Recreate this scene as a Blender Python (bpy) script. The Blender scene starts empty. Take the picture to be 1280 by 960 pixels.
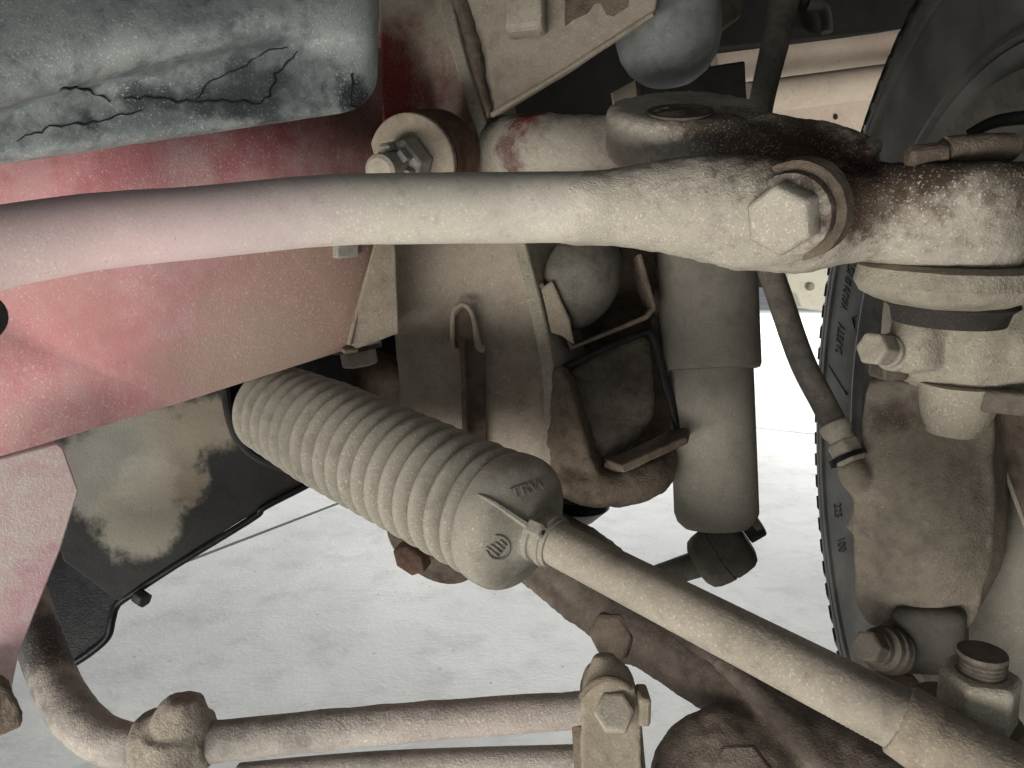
import bpy, bmesh, math, random
from mathutils import Vector, Matrix, noise
random.seed(7)
scene = bpy.context.scene
COL = scene.collection

# ------------------------------------------------------------------ camera
F = 924.4                                   # focal length in photograph pixels (1280 wide)
CAM = Vector((0, 0, 0.52))
PITCH = math.radians(9.2)
cam_data = bpy.data.cameras.new('camera')
cam_data.sensor_width = 36.0
cam_data.lens = 36.0 * F / 1280.0
cam_data.clip_start = 0.01
cam_data.clip_end = 200
cam = bpy.data.objects.new('camera', cam_data)
cam.location = CAM
cam.rotation_euler = (math.pi / 2 - PITCH, 0, 0)
COL.objects.link(cam)
scene.camera = cam
ROT = Matrix.Rotation(math.pi / 2 - PITCH, 3, 'X')

# ------------------------------------------------------------------ light
world = bpy.data.worlds.new('World')
scene.world = world
world.use_nodes = True
bg = world.node_tree.nodes['Background']
bg.inputs[0].default_value = (0.90, 0.95, 1.0, 1)
bg.inputs[1].default_value = 0.38


def area(name, loc, target, sx, sy, power, col):
    l = bpy.data.lights.new(name, 'AREA')
    l.shape = 'RECTANGLE'
    l.size, l.size_y, l.energy, l.color = sx, sy, power, col
    o = bpy.data.objects.new(name, l)
    o.location = loc
    o.rotation_euler = (Vector(target) - Vector(loc)).to_track_quat('-Z', 'Y').to_euler()
    COL.objects.link(o)
    return o


area('floor_bounce_fill', (-0.50, -0.26, 0.02), (0.0, 0.42, 0.55), 1.1, 0.4, 19.5, (1.0, 0.965, 0.91))  # fill lamp added at floor level, standing in for light bounced off the floor
area('daylight_far_side', (1.5, 7.5, 3.0), (0.4, 1.5, 0.0), 8.0, 2.5, 1080, (0.99, 0.99, 0.98))
area('daylight_right_side', (2.4, 0.3, 0.08), (0.45, 1.2, 0.85), 1.2, 0.6, 45, (1.0, 0.96, 0.90))

scene.view_settings.view_transform = 'Standard'
scene.view_settings.look = 'None'
scene.view_settings.exposure = 0.0
scene.view_settings.gamma = 1.0
scene.render.engine = 'CYCLES'
scene.cycles.use_denoising = True
scene.cycles.adaptive_threshold = 0.025
scene.cycles.max_bounces = 5
scene.cycles.diffuse_bounces = 2
scene.cycles.glossy_bounces = 2

# ------------------------------------------------------------------ geometry helpers


def ray(px, py):
    return ROT @ Vector(((px - 640) / F, (480 - py) / F, -1.0))


def P(px, py, d):
    return CAM + ray(px, py) * d


def S(rpx, d):
    """size in metres of rpx photograph pixels at depth d"""
    return rpx * d / F


class Plane:
    def __init__(self, a, b, c=None):
        self.p = a
        t = (c - a) if c is not None else Vector((0, 0, 1))
        self.n = (b - a).cross(t).normalized()
        if self.n.dot(a - CAM) < 0:
            self.n = -self.n            # points away from the photographer

    def on(self, px, py):
        r = ray(px, py)
        return CAM + r * ((self.p - CAM).dot(self.n) / r.dot(self.n))


def spline(pts, n):
    """Catmull-Rom through a list of equal-length tuples, n samples per span"""
    out = []
    m = len(pts)
    for i in range(m - 1):
        p0, p1, p2, p3 = pts[max(i - 1, 0)], pts[i], pts[i + 1], pts[min(i + 2, m - 1)]
        for k in range(n):
            t = k / n
            out.append(tuple(0.5 * ((2 * b) + (c - a) * t + (2 * a - 5 * b + 4 * c - d) * t * t +
                                    (3 * b - a - 3 * c + d) * t ** 3)
                             for a, b, c, d in zip(p0, p1, p2, p3)))
    out.append(tuple(pts[-1]))
    return out


def basis(axis):
    axis = axis.normalized()
    u = axis.cross(Vector((0, 0, 1)))
    if u.length < 1e-3:
        u = axis.cross(Vector((0, 1, 0)))
    u.normalize()
    return axis, u, axis.cross(u).normalized()


def rings(bm, loops, cap0=True, cap1=True):
    vs = [[bm.verts.new(p) for p in l] for l in loops]
    n = len(vs[0])
    for a, b in zip(vs, vs[1:]):
        for i in range(n):
            bm.faces.new((a[i], a[(i + 1) % n], b[(i + 1) % n], b[i]))
    if cap0:
        bm.faces.new(list(reversed(vs[0])))
    if cap1:
        bm.faces.new(vs[-1])
    return bm


def tube(path, seg=20, n=8, bm=None, caps=True, flat=1.0, flat_dir=None, wob=0.0):
    """path: [(px, py, depth, radius_px)]; radius in pixels at that depth"""
    bm = bm or bmesh.new()
    W = []
    for (px, py, d, r) in path:
        q = P(px, py, d)
        W.append((q.x, q.y, q.z, S(r, d)))
    W = spline(W, n) if len(W) > 2 or n > 1 else W
    loops = []
    prev = None
    for i, w in enumerate(W):
        c = Vector(w[:3])
        a = Vector(W[min(i + 1, len(W) - 1)][:3]) - Vector(W[max(i - 1, 0)][:3])
        a.normalize()
        if prev is None:
            _, u, v = basis(a)
        else:
            u = (prev - a * prev.dot(a)).normalized()
            v = a.cross(u)
        prev = u
        lo = []
        for k in range(seg):
            t = 2 * math.pi * k / seg
            q = c + (u * math.cos(t) + v * math.sin(t)) * w[3]
            if wob:
                q += (q - c).normalized() * wob * (noise.noise(q * 60) + 0.6 * noise.noise(q * 170))
            lo.append(q)
        loops.append(lo)
    return rings(bm, loops, caps, caps)


def lathe(A, axis, prof, seg=32, bm=None, caps=True, ph=0.0):
    """prof: [(distance along axis in m, radius in m)]"""
    bm = bm or bmesh.new()
    a, u, v = basis(axis)
    loops = [[A + a * t + (u * math.cos(ph + 2 * math.pi * k / seg) + v * math.sin(ph + 2 * math.pi * k / seg)) * max(r, 1e-5)
              for k in range(seg)] for t, r in prof]
    return rings(bm, loops, caps, caps)


def hexa(A, axis, r, h, bm=None, ph=0.3, ch=0.12):
    return lathe(A, axis, [(0, r), (h * (1 - ch), r), (h, r * 0.86)], 6, bm, True, ph)


def prism(poly, off, bm=None):
    bm = bm or bmesh.new()
    a = [bm.verts.new(p) for p in poly]
    b = [bm.verts.new(p + off) for p in poly]
    n = len(poly)
    bm.faces.new(a)
    bm.faces.new(list(reversed(b)))
    for i in range(n):
        bm.faces.new((a[i], b[i], b[(i + 1) % n], a[(i + 1) % n]))
    bmesh.ops.recalc_face_normals(bm, faces=bm.faces)
    return bm


def plate(pix, pl, th, bm=None):
    return prism([pl.on(x, y) for x, y in pix], pl.n * th, bm)


def loft(curves, nu=10, nv=6):
    """curves: list of rows, each a list of (px, py, depth) with equal counts"""
    rows = [spline([tuple(P(*c)) for c in row], nu) for row in curves]
    cols = list(zip(*rows))
    grid = [spline(list(c), nv) for c in cols]
    bm = bmesh.new()
    V = [[bm.verts.new(p) for p in c] for c in grid]
    for i in range(len(V) - 1):
        for j in range(len(V[0]) - 1):
            bm.faces.new((V[i][j], V[i + 1][j], V[i + 1][j + 1], V[i][j + 1]))
    c = sum((f.calc_center_median() for f in bm.faces), Vector()) / len(bm.faces)
    bm.normal_update()
    nn = sum((f.normal for f in bm.faces), Vector())
    if nn.dot(CAM - c) < 0:
        bmesh.ops.reverse_faces(bm, faces=bm.faces)
    return bm


def boxo(c, ax, ay, az, bm=None):
    """box by centre and three half vectors"""
    bm = bm or bmesh.new()
    v = [bm.verts.new(c + ax * i + ay * j + az * k) for i in (-1, 1) for j in (-1, 1) for k in (-1, 1)]
    for f in ((0, 1, 3, 2), (4, 6, 7, 5), (0, 4, 5, 1), (2, 3, 7, 6), (0, 2, 6, 4), (1, 5, 7, 3)):
        bm.faces.new([v[i] for i in f])
    bmesh.ops.recalc_face_normals(bm, faces=bm.faces)
    return bm


CLOUDS = {}


def clouds(size, depth=3):
    if (size, depth) not in CLOUDS:
        t = bpy.data.textures.new('grit', 'CLOUDS')
        t.noise_scale, t.noise_depth = size, depth
        CLOUDS[size, depth] = t
    return CLOUDS[size, depth]


def obj(name, bm, mat, parent=None, bevel=0, remesh=0, smooth=0, disp=None, solid=0, subs=0, angle=35, seg=2):
    me = bpy.data.meshes.new(name)
    if subs:
        bmesh.ops.triangulate(bm, faces=[f for f in bm.faces if len(f.verts) > 4])
    bm.normal_update()
    bm.to_mesh(me)
    bm.free()
    me.materials.append(mat)
    for p in me.polygons:
        p.use_smooth = True
    if not remesh:
        me.set_sharp_from_angle(angle=math.radians(angle))
    o = bpy.data.objects.new(name, me)
    COL.objects.link(o)
    if parent:
        o.parent = parent
        o.matrix_parent_inverse = parent_inverse(parent)
    if solid:
        m = o.modifiers.new('solid', 'SOLIDIFY')
        m.thickness, m.offset = solid, -1
    if remesh:
        m = o.modifiers.new('remesh', 'REMESH')
        m.mode, m.voxel_size, m.use_smooth_shade = 'VOXEL', remesh, True
    if smooth:
        m = o.modifiers.new('smooth', 'SMOOTH')
        m.factor, m.iterations = 0.6, smooth
    if bevel:
        m = o.modifiers.new('bevel', 'BEVEL')
        m.width, m.segments, m.limit_method, m.angle_limit = bevel, seg, 'ANGLE', math.radians(38)
    if subs:
        m = o.modifiers.new('subdivide', 'SUBSURF')
        m.subdivision_type = 'SIMPLE'
        m.levels = m.render_levels = subs
    for size, st in (disp or []):
        m = o.modifiers.new('grit', 'DISPLACE')
        m.texture, m.strength, m.mid_level, m.texture_coords = clouds(size), st, 0.5, 'LOCAL'
    return o


def parent_inverse(p):
    M = Matrix.Identity(4)
    chain = []
    while p:
        chain.append(p)
        p = p.parent
    for q in chain:                     # only top-level Empties are moved; meshes stay at the origin
        if q.parent is None:
            M = Matrix.Translation(-Vector(q.location))
    if len(chain) > 1:
        return Matrix.Identity(4)
    return M


def tag(o, label, cat, group=None):
    o['label'], o['category'] = label, cat
    if group:
        o['group'] = group
    return o


def thing(name, label, cat, loc, group=None):
    e = bpy.data.objects.new(name, None)
    e.empty_display_size = 0.03
    e.location = loc
    COL.objects.link(e)
    return tag(e, label, cat, group)


# ------------------------------------------------------------------ materials


def lin(r, g, b):
    return tuple(((c / 255) / 12.92 if c <= 10 else ((c / 255 + 0.055) / 1.055) ** 2.4) for c in (r, g, b)) + (1,)


class NT:
    def __init__(self, name):
        self.m = bpy.data.materials.new(name)
        self.m.use_nodes = True
        self.t = self.m.node_tree
        self.b = self.t.nodes['Principled BSDF']
        self.co = self.t.nodes.new('ShaderNodeTexCoord').outputs['Object']

    def link(self, a, b):
        self.t.links.new(a, b)

    def noise(self, scale, detail=4, rough=0.55, vec=None, dist=0.0):
        n = self.t.nodes.new('ShaderNodeTexNoise')
        n.inputs['Scale'].default_value, n.inputs['Detail'].default_value = scale, detail
        n.inputs['Roughness'].default_value, n.inputs['Distortion'].default_value = rough, dist
        self.link(vec or self.co, n.inputs['Vector'])
        return n.outputs['Fac']

    def voro(self, scale):
        n = self.t.nodes.new('ShaderNodeTexVoronoi')
        n.inputs['Scale'].default_value = scale
        self.link(self.co, n.inputs['Vector'])
        return n.outputs['Distance'], n.outputs['Color']

    def ramp(self, v, a, b, lo=0.0, hi=1.0):
        n = self.t.nodes.new('ShaderNodeMapRange')
        n.interpolation_type = 'SMOOTHSTEP'
        for k, x in (('From Min', a), ('From Max', b), ('To Min', lo), ('To Max', hi)):
            n.inputs[k].default_value = x
        self.link(v, n.inputs['Value'])
        return n.outputs['Result']

    def math(self, op, a, b):
        n = self.t.nodes.new('ShaderNodeMath')
        n.operation = op
        for i, x in enumerate((a, b)):
            if isinstance(x, (int, float)):
                n.inputs[i].default_value = x
            else:
                self.link(x, n.inputs[i])
        return n.outputs[0]

    def mix(self, f, a, b):
        n = self.t.nodes.new('ShaderNodeMix')
        n.data_type = 'RGBA'
        for s, x in ((n.inputs[0], f), (n.inputs[6], a), (n.inputs[7], b)):
            if isinstance(x, (int, float)):
                s.default_value = x
            elif isinstance(x, tuple):
                s.default_value = x
            else:
                self.link(x, s)
        return n.outputs[2]

    def sep(self, v):
        n = self.t.nodes.new('ShaderNodeSeparateColor')
        self.link(v, n.inputs[0])
        return n.outputs

    def dot(self, vec, off):
        """signed distance of a point along vec, plus off"""
        n = self.t.nodes.new('ShaderNodeVectorMath')
        n.operation = 'DOT_PRODUCT'
        self.link(self.co, n.inputs[0])
        n.inputs[1].default_value = vec
        return self.math('ADD', n.outputs['Value'], off)

    def dist(self, pt, stretch=(1, 1, 1)):
        n = self.t.nodes.new('ShaderNodeVectorMath')
        n.operation = 'SUBTRACT'
        self.link(self.co, n.inputs[0])
        n.inputs[1].default_value = pt
        m = self.t.nodes.new('ShaderNodeVectorMath')
        m.operation = 'MULTIPLY'
        self.link(n.outputs[0], m.inputs[0])
        m.inputs[1].default_value = stretch
        l = self.t.nodes.new('ShaderNodeVectorMath')
        l.operation = 'LENGTH'
        self.link(m.outputs[0], l.inputs[0])
        return l.outputs['Value']

    def bump(self, h, dist, strength=1.0, normal=None):
        n = self.t.nodes.new('ShaderNodeBump')
        n.inputs['Distance'].default_value, n.inputs['Strength'].default_value = dist, strength
        self.link(h, n.inputs['Height'])
        if normal:
            self.link(normal, n.inputs['Normal'])
        return n.outputs[0]


def tone(c):
    g = 0.30 * c[0] + 0.59 * c[1] + 0.11 * c[2]
    return tuple((x * 0.84 + g * 0.16) * 0.86 for x in c[:3]) + (1,)


def grime(name, base, dust, amt=0.6, scale=14.0, grit=0.5, rough=0.85, bump=0.0006, spots=None, base2=None,
          pits=0.3, contrast=0.28, grain=1.0, keep=False, hard=0.40):
    """dirty metal or rubber: base colour under a broken film of dust, with pale grit and dark pits.
    spots: [(point, radius, colour, strength)] stains or painted shade with a place of their own"""
    if not keep:
        base, dust = tone(base), tone(dust)
        base2 = tone(base2) if base2 else None
    k = NT(name)
    n1 = k.noise(scale, 5, 0.62, dist=0.3)
    n2 = k.noise(scale * 9, 4, 0.65)
    n3 = k.noise(780, 3, 0.62)
    if base2:
        base = k.mix(k.ramp(n1, 0.60, 0.40), base, base2)
    f = k.math('ADD', k.math('MULTIPLY', n1, 0.62), k.math('MULTIPLY', n2, 0.38))
    f = k.ramp(f, 0.5 - contrast * .62 + (0.5 - amt) * 0.42, 0.5 + contrast * .62 + (0.5 - amt) * 0.42)
    col = k.mix(f, base, dust)
    dk = tuple(c * 0.42 for c in dust[:3]) + (1,)
    lt = tuple(min(0.86, c * 1.5 + 0.10) for c in dust[:3]) + (1,)
    col = k.mix(k.math('MULTIPLY', k.ramp(n2, 0.54, 0.72), 0.34 * grain), col, dk)
    for pt, r, c, st in (spots or []):
        dd = k.math('ADD', k.dist(pt), k.math('MULTIPLY', k.math('SUBTRACT', k.math('ADD', n1, k.math('MULTIPLY', n2, .5)), 0.75), r * 1.6))
        col = k.mix(k.math('MULTIPLY', k.ramp(dd, r * hard, r * 1.05, 1, 0), st), col, c)
    # pale grit and dark pits, in drifts
    drift = k.ramp(n1, 0.36, 0.60, 0.25, 1.0)
    g1 = k.math('MULTIPLY', k.ramp(n3, 0.575, 0.665), drift)
    col = k.mix(k.math('MULTIPLY', g1, min(1, 0.75 * grit)), col, lt)
    hsum = k.math('ADD', k.math('MULTIPLY', n2, 0.55), k.math('MULTIPLY', n3, 0.42))
    if grit > 0.3:
        n5 = k.noise(230, 3, 0.7)
        g2 = k.math('MULTIPLY', k.ramp(n5, 0.675, 0.73), drift)
        col = k.mix(k.math('MULTIPLY', g2, min(1, 0.8 * grit)), col, lt)
        if pits:
            col = k.mix(k.math('MULTIPLY', k.ramp(n5, 0.335, 0.28), 0.9 * pits), col, tuple(c * 0.12 for c in dust[:3]) + (1,))
    if pits:
        col = k.mix(k.math('MULTIPLY', k.ramp(n3, 0.40, 0.30), 0.55 * pits), col, tuple(c * 0.2 for c in dust[:3]) + (1,))
    k.link(col, k.b.inputs['Base Color'])
    k.link(k.ramp(f, 0, 1, rough - 0.12, min(1, rough + 0.08)), k.b.inputs['Roughness'])
    k.b.inputs['Specular IOR Level'].default_value = 0.25
    k.link(k.bump(hsum, bump * 1.6), k.b.inputs['Normal'])
    return k.m


DUST = lin(178, 166, 146)
DUSTP = lin(196, 184, 162)
BROWN = lin(104, 88, 74)

M = {}
M['rod'] = grime('dusty_arm_paint', lin(124, 124, 122), lin(206, 198, 184), 0.82, 11, 0.9, keep=True, bump=0.00022,
                 spots=[(P(60, 300, .31), 0.085, lin(222, 190, 190), 0.75), (P(330, 275, .36), 0.055, lin(212, 190, 190), 0.55)])
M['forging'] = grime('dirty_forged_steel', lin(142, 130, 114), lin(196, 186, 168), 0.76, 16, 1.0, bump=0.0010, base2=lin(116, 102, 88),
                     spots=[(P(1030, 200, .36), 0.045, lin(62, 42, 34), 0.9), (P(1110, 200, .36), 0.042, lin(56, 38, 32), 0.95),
                            (P(935, 165, .40), 0.055, lin(66, 50, 38), 0.85), (P(1060, 250, .345), 0.020, lin(78, 62, 52), 0.85),  # last spot paints in the shade of the recess beside the arm bolt
                            (P(1270, 190, .36), 0.045, lin(66, 54, 46), 0.8), (P(690, 262, .38), 0.030, lin(206, 198, 184), 0.9), (P(862, 200, .385), 0.022, lin(98, 86, 70), 0.7), (P(935, 200, .375), 0.030, lin(74, 60, 48), 0.85), (P(1130, 232, .345), 0.024, lin(118, 102, 84), 0.55), (P(1270, 240, .345), 0.03, lin(124, 110, 92), 0.5), (P(1165, 200, .345), 0.026, lin(58, 46, 38), 0.9), (P(1230, 205, .345), 0.028, lin(70, 58, 48), 0.8), (P(662, 152, .535), 0.020, lin(140, 34, 34), 0.85), (P(648, 186, .545), 0.026, lin(84, 40, 38), 0.75), (P(625, 165, .58), 0.022, lin(52, 40, 36), 0.9)])  # grease and painted shade on top; final spot paints shade behind the turret flange
M['red_paint'] = grime('dusty_red_paint', lin(176, 96, 104), lin(202, 168, 165), 0.62, 8, 0.8, keep=True, bump=0.0004, contrast=0.44, grain=0.6,
                       spots=[(P(440, 360, .55), 0.11, lin(168, 142, 126), 0.8), (P(330, 470, .50), 0.07, lin(182, 162, 148), 0.75),
                              (P(60, 370, .43), 0.045, lin(170, 128, 120), 0.55), (P(370, 170, .55), 0.06, lin(152, 92, 90), 0.6),
                              (P(430, 165, .55), 0.03, lin(120, 92, 80), 0.8), (P(300, 188, .51), .055, lin(160, 66, 76), .5), (P(150, 218, .46), .045, lin(164, 76, 84), .45), (P(20, 450, .42), .03, lin(214, 130, 140), .2)])
M['pink_plate'] = grime('dusty_pink_plate', lin(206, 150, 162), lin(222, 206, 198), 0.62, 13, 0.8, keep=True, bump=0.0004, grain=0.6)
M['dusty'] = grime('dusty_brown_steel', lin(120, 104, 88), lin(174, 160, 138), 0.66, 12, 0.8, bump=0.0007)
M['turret'] = grime('dusty_turret_steel', lin(124, 109, 95), lin(184, 170, 150), 0.72, 9, 0.8, bump=0.0006, contrast=0.34,
                    spots=[(P(498, 125, .60), 0.072, lin(146, 50, 56), 0.9), (P(555, 110, .60), 0.03, lin(150, 134, 118), 0.5),
                           (P(640, 480, .59), 0.030, lin(104, 84, 70), 0.4)])
M['brown'] = grime('brown_caked_steel', lin(78, 64, 54), lin(142, 126, 106), 0.55, 14, 0.5, bump=0.0012)
M['dark_brown'] = grime('dark_rusty_steel', lin(62, 46, 40), lin(120, 104, 88), 0.46, 10, 0.4, bump=0.0008)
M['rust'] = grime('rusty_bush', lin(96, 60, 44), lin(140, 116, 96), 0.5, 22, 0.5, bump=0.0008)
M['shock'] = grime('dusty_shock_paint', lin(116, 110, 99), lin(164, 156, 141), 0.62, 8, 0.5, bump=0.0003, contrast=0.36)
M['rubber'] = grime('dusty_rubber', lin(92, 88, 80), lin(163, 156, 140), 0.76, 10, 0.9, bump=0.0004, pits=0.4)
M['dark_rubber'] = grime('dark_rubber', lin(56, 54, 50), lin(120, 114, 100), 0.5, 10, 0.4, bump=0.0004)
M['hose'] = grime('rubber_hose', lin(74, 70, 64), lin(124, 116, 104), 0.5, 16, 0.4, bump=0.0003)
M['black'] = grime('black_steel', lin(30, 30, 31), lin(58, 56, 52), 0.4, 14, 0.25, rough=0.6, bump=0.0003)
M['black_gloss'] = grime('black_lip', lin(16, 16, 18), lin(40, 40, 44), 0.3, 14, 0.3, rough=0.45, bump=0.0003)
M['pan'] = grime('black_cover_with_dried_mud', lin(42, 42, 42), lin(60, 59, 56), 0.5, 10, 0.2, rough=0.75, bump=0.0006,
                 hard=0.62, spots=[(P(190, 565, .60), 0.052, lin(150, 146, 134), 0.95), (P(130, 590, .60), 0.040, lin(132, 130, 122), 0.9),
                        (P(250, 525, .61), 0.040, lin(146, 138, 122), 0.95), (P(180, 645, .60), 0.036, lin(144, 140, 126), 0.9),
                        (P(225, 600, .60), 0.026, lin(138, 128, 112), 0.9), (P(190, 600, .60), 0.026, lin(172, 168, 154), 0.5)])
CRACKS = [([(75, 110), (95, 110), (120, 116), (136, 128)], 3), ([(155, 124), (180, 122), (210, 126), (245, 128), (290, 128), (325, 131)], 4.5),
          ([(20, 178), (50, 164), (90, 156), (118, 154), (150, 143), (178, 139)], 2.6), ([(245, 126), (262, 102), (300, 84), (330, 66), (362, 58)], 2.6),
          ([(325, 131), (338, 116), (348, 90), (372, 66)], 3.6), ([(440, 132), (440, 110), (442, 90)], 3), ([(438, 133), (448, 133), (457, 131)], 3)]
M['liner'] = grime('scuffed_plastic_liner', lin(102, 110, 111), lin(172, 179, 176), 0.58, 16, 0.9, rough=0.7, bump=0.0003, contrast=0.26, keep=True,
                   spots=[(P(x, y, .40 + x * .00013), r * 1.7, lin(42, 46, 48), .85) for x, y, r in ((100, 112, .005), (170, 122, .007), (205, 125, .006), (250, 128, .007), (295, 129, .007), (322, 130, .009), (345, 100, .005), (110, 156, .005), (445, 120, .012), (300, 85, .005))]
                   + [(P(330, 95, .43), .030, lin(92, 96, 98), .5), (P(200, 140, .42), .035, lin(96, 102, 104), .5)])
M['airspring'] = grime('grey_blue_rubber', lin(108, 113, 114), lin(160, 164, 160), 0.56, 9, 0.5, rough=0.7, bump=0.0002)
M['cast'] = grime('cast_iron', lin(100, 92, 80), lin(146, 135, 117), 0.60, 13, 0.6, bump=0.0011,
                  spots=[(P(1122, 522, .45), 0.018, lin(74, 62, 52), 0.85)])
M['cast_pale'] = grime('pale_dusty_casting', lin(132, 122, 106), lin(188, 178, 156), 0.72, 15, 0.9, bump=0.0012, pits=0.6)
M['cast_grey'] = grime('grey_casting', lin(74, 70, 63), lin(112, 106, 96), 0.5, 12, 0.3, bump=0.0005)
M['bolt'] = grime('dusty_bolt', lin(130, 122, 108), lin(184, 174, 154), 0.64, 22, 0.6, rough=0.7, bump=0.0005)
M['zinc'] = grime('grey_nut', lin(134, 129, 121), lin(184, 178, 167), 0.66, 26, 0.7, rough=0.85, bump=0.0006)
M['dark_bolt'] = grime('dark_bolt', lin(70, 62, 54), lin(124, 114, 100), 0.5, 24, 0.4, rough=0.6, bump=0.0004)
M['sway'] = grime('dusty_stabiliser_paint', lin(104, 99, 94), lin(192, 181, 168), 0.70, 12, 0.9, bump=0.0010, pits=0.5,
                  spots=[(P(60, 810, .45), 0.030, lin(70, 68, 66), 0.9), (P(600, 900, .40), 0.06, lin(180, 160, 152), 0.3)])
M['lower'] = grime('brown_caked_lower_arm', lin(92, 79, 70), lin(150, 135, 119), 0.52, 13, 0.6, bump=0.0012)
M['far_beige'] = grime('dusty_far_frame', lin(196, 174, 158), lin(214, 200, 180), 0.6, 9, 0.5, keep=True, bump=0.0005, pits=0.6)
M['far_dark'] = grime('far_dark_steel', lin(40, 36, 33), lin(72, 66, 60), 0.5, 6, 0.3, bump=0.0005)
M['block'] = grime('dirty_rubber_block', lin(70, 61, 53), lin(122, 110, 96), .5, 16, .5, bump=.0008)
M['egg'] = grime('dusty_rubber_egg', lin(82, 78, 70), lin(134, 128, 114), .55, 10, .6, bump=.0003)
M['mark'] = grime('dirty_moulded_mark', lin(112, 107, 97), lin(146, 140, 127), .5, 40, .4, bump=.0002)
M['shock_dark'] = grime('dark_dusty_eye', lin(70, 66, 59), lin(118, 112, 100), .52, 14, .4, bump=.0004)
M['crease'] = grime('dirty_crease', lin(34, 37, 39), lin(62, 66, 67), .45, 40, .4, bump=.0003, keep=True)
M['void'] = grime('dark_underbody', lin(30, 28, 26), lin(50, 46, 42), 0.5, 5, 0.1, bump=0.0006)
M['white_block'] = grime('white_painted_block', lin(222, 216, 192), lin(232, 228, 210), 0.6, 12, 0.3, keep=True, bump=0.0002)


def tyre_material():
    k = NT('tyre_rubber')
    n = k.noise(14, 6, 0.6)
    n3 = k.noise(900, 2)
    col = k.mix(k.ramp(n, 0.35, 0.7), lin(58, 57, 54), lin(92, 90, 84))
    col = k.mix(k.math('MULTIPLY', k.ramp(n3, 0.4, 0.8), 0.25), col, lin(96, 93, 88))
    k.link(col, k.b.inputs['Base Color'])
    k.b.inputs['Roughness'].default_value = 0.62
    k.link(k.bump(n3, 0.0002), k.b.inputs['Normal'])
    return k.m


M['tyre'] = tyre_material()


def floor_material():
    k = NT('worn_concrete')
    n1 = k.noise(1.6, 6, 0.6, dist=0.3)
    n2 = k.noise(14, 6, 0.65)
    n3 = k.noise(160, 4, 0.6)
    st = k.t.nodes.new('ShaderNodeMapping')
    st.inputs['Rotation'].default_value = (0, 0, math.radians(-59))
    st.inputs['Scale'].default_value = (5, 14, 5)
    k.link(k.co, st.inputs['Vector'])
    n4 = k.noise(1.6, 6, 0.7, vec=st.outputs[0])
    col = k.mix(k.ramp(n1, 0.32, 0.68), lin(172, 173, 171), lin(206, 206, 202))
    col = k.mix(k.math('MULTIPLY', k.ramp(n2, 0.46, 0.72), 0.42), col, lin(142, 141, 136))
    col = k.mix(k.math('MULTIPLY', k.ramp(n4, 0.55, 0.75), 0.35), col, lin(150, 150, 146))
    col = k.mix(k.math('MULTIPLY', k.ramp(n3, 0.5, 0.8), 0.25), col, lin(226, 226, 222))
    d, c = k.voro(75)
    s = k.sep(c)
    spot = k.math('MULTIPLY', k.ramp(d, 0.10, 0.2, 1, 0), k.math('GREATER_THAN', s[0], 0.93))
    col = k.mix(k.math('MULTIPLY', spot, 0.7), col, lin(110, 104, 96))
    k.link(col, k.b.inputs['Base Color'])
    k.b.inputs['Roughness'].default_value = 0.7
    k.b.inputs['Specular IOR Level'].default_value = 0.35
    h = k.math('ADD', k.math('MULTIPLY', n2, 1.0), k.math('MULTIPLY', n3, 0.5))
    k.link(k.bump(h, 0.0013), k.b.inputs['Normal'])
    return k.m


M['floor'] = floor_material()
M['joint'] = grime('joint_dirt', lin(14, 13, 12), lin(30, 28, 26), 0.5, 20, 0.3)

# ------------------------------------------------------------------ setting: floor of concrete slabs
bm = bmesh.new()
prism([Vector(v) for v in ((-40, -40, -.06), (40, -40, -.06), (40, 40, -.06), (-40, 40, -.06))], Vector((0, 0, .05)), bm)
ground = obj('ground', bm, M['joint'])
ground['kind'] = 'structure'
U = Vector((0.515, 0.857, 0)).normalized()
N_ = Vector((U.y, -U.x, 0))
OFF = -1.135
for i in range(-4, 4):
    for j in range(-3, 4):
        a0, a1 = OFF + i * 4.5 + .006, OFF + (i + 1) * 4.5 - .006
        b0, b1 = -2.6 + j * 5 + .0025, -2.6 + (j + 1) * 5 - .0025
        q = [N_ * a + U * b for a, b in ((a0, b0), (a1, b0), (a1, b1), (a0, b1))]
        s = obj('floor_slab', prism([v + Vector((0, 0, -.0099)) for v in q], Vector((0, 0, .0099))), M['floor'], ground)
        s['kind'] = 'structure'

# ------------------------------------------------------------------ underbody above and behind
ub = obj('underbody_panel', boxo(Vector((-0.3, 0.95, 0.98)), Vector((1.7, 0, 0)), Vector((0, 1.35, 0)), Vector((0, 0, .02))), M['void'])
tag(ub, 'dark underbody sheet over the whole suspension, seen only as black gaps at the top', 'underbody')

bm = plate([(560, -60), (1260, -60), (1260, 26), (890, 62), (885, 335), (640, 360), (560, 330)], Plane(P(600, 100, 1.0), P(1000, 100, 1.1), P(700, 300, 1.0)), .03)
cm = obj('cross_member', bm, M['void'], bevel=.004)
tag(cm, 'black cross member in deep shade behind the round rubber cushions', 'cross member')

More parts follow.
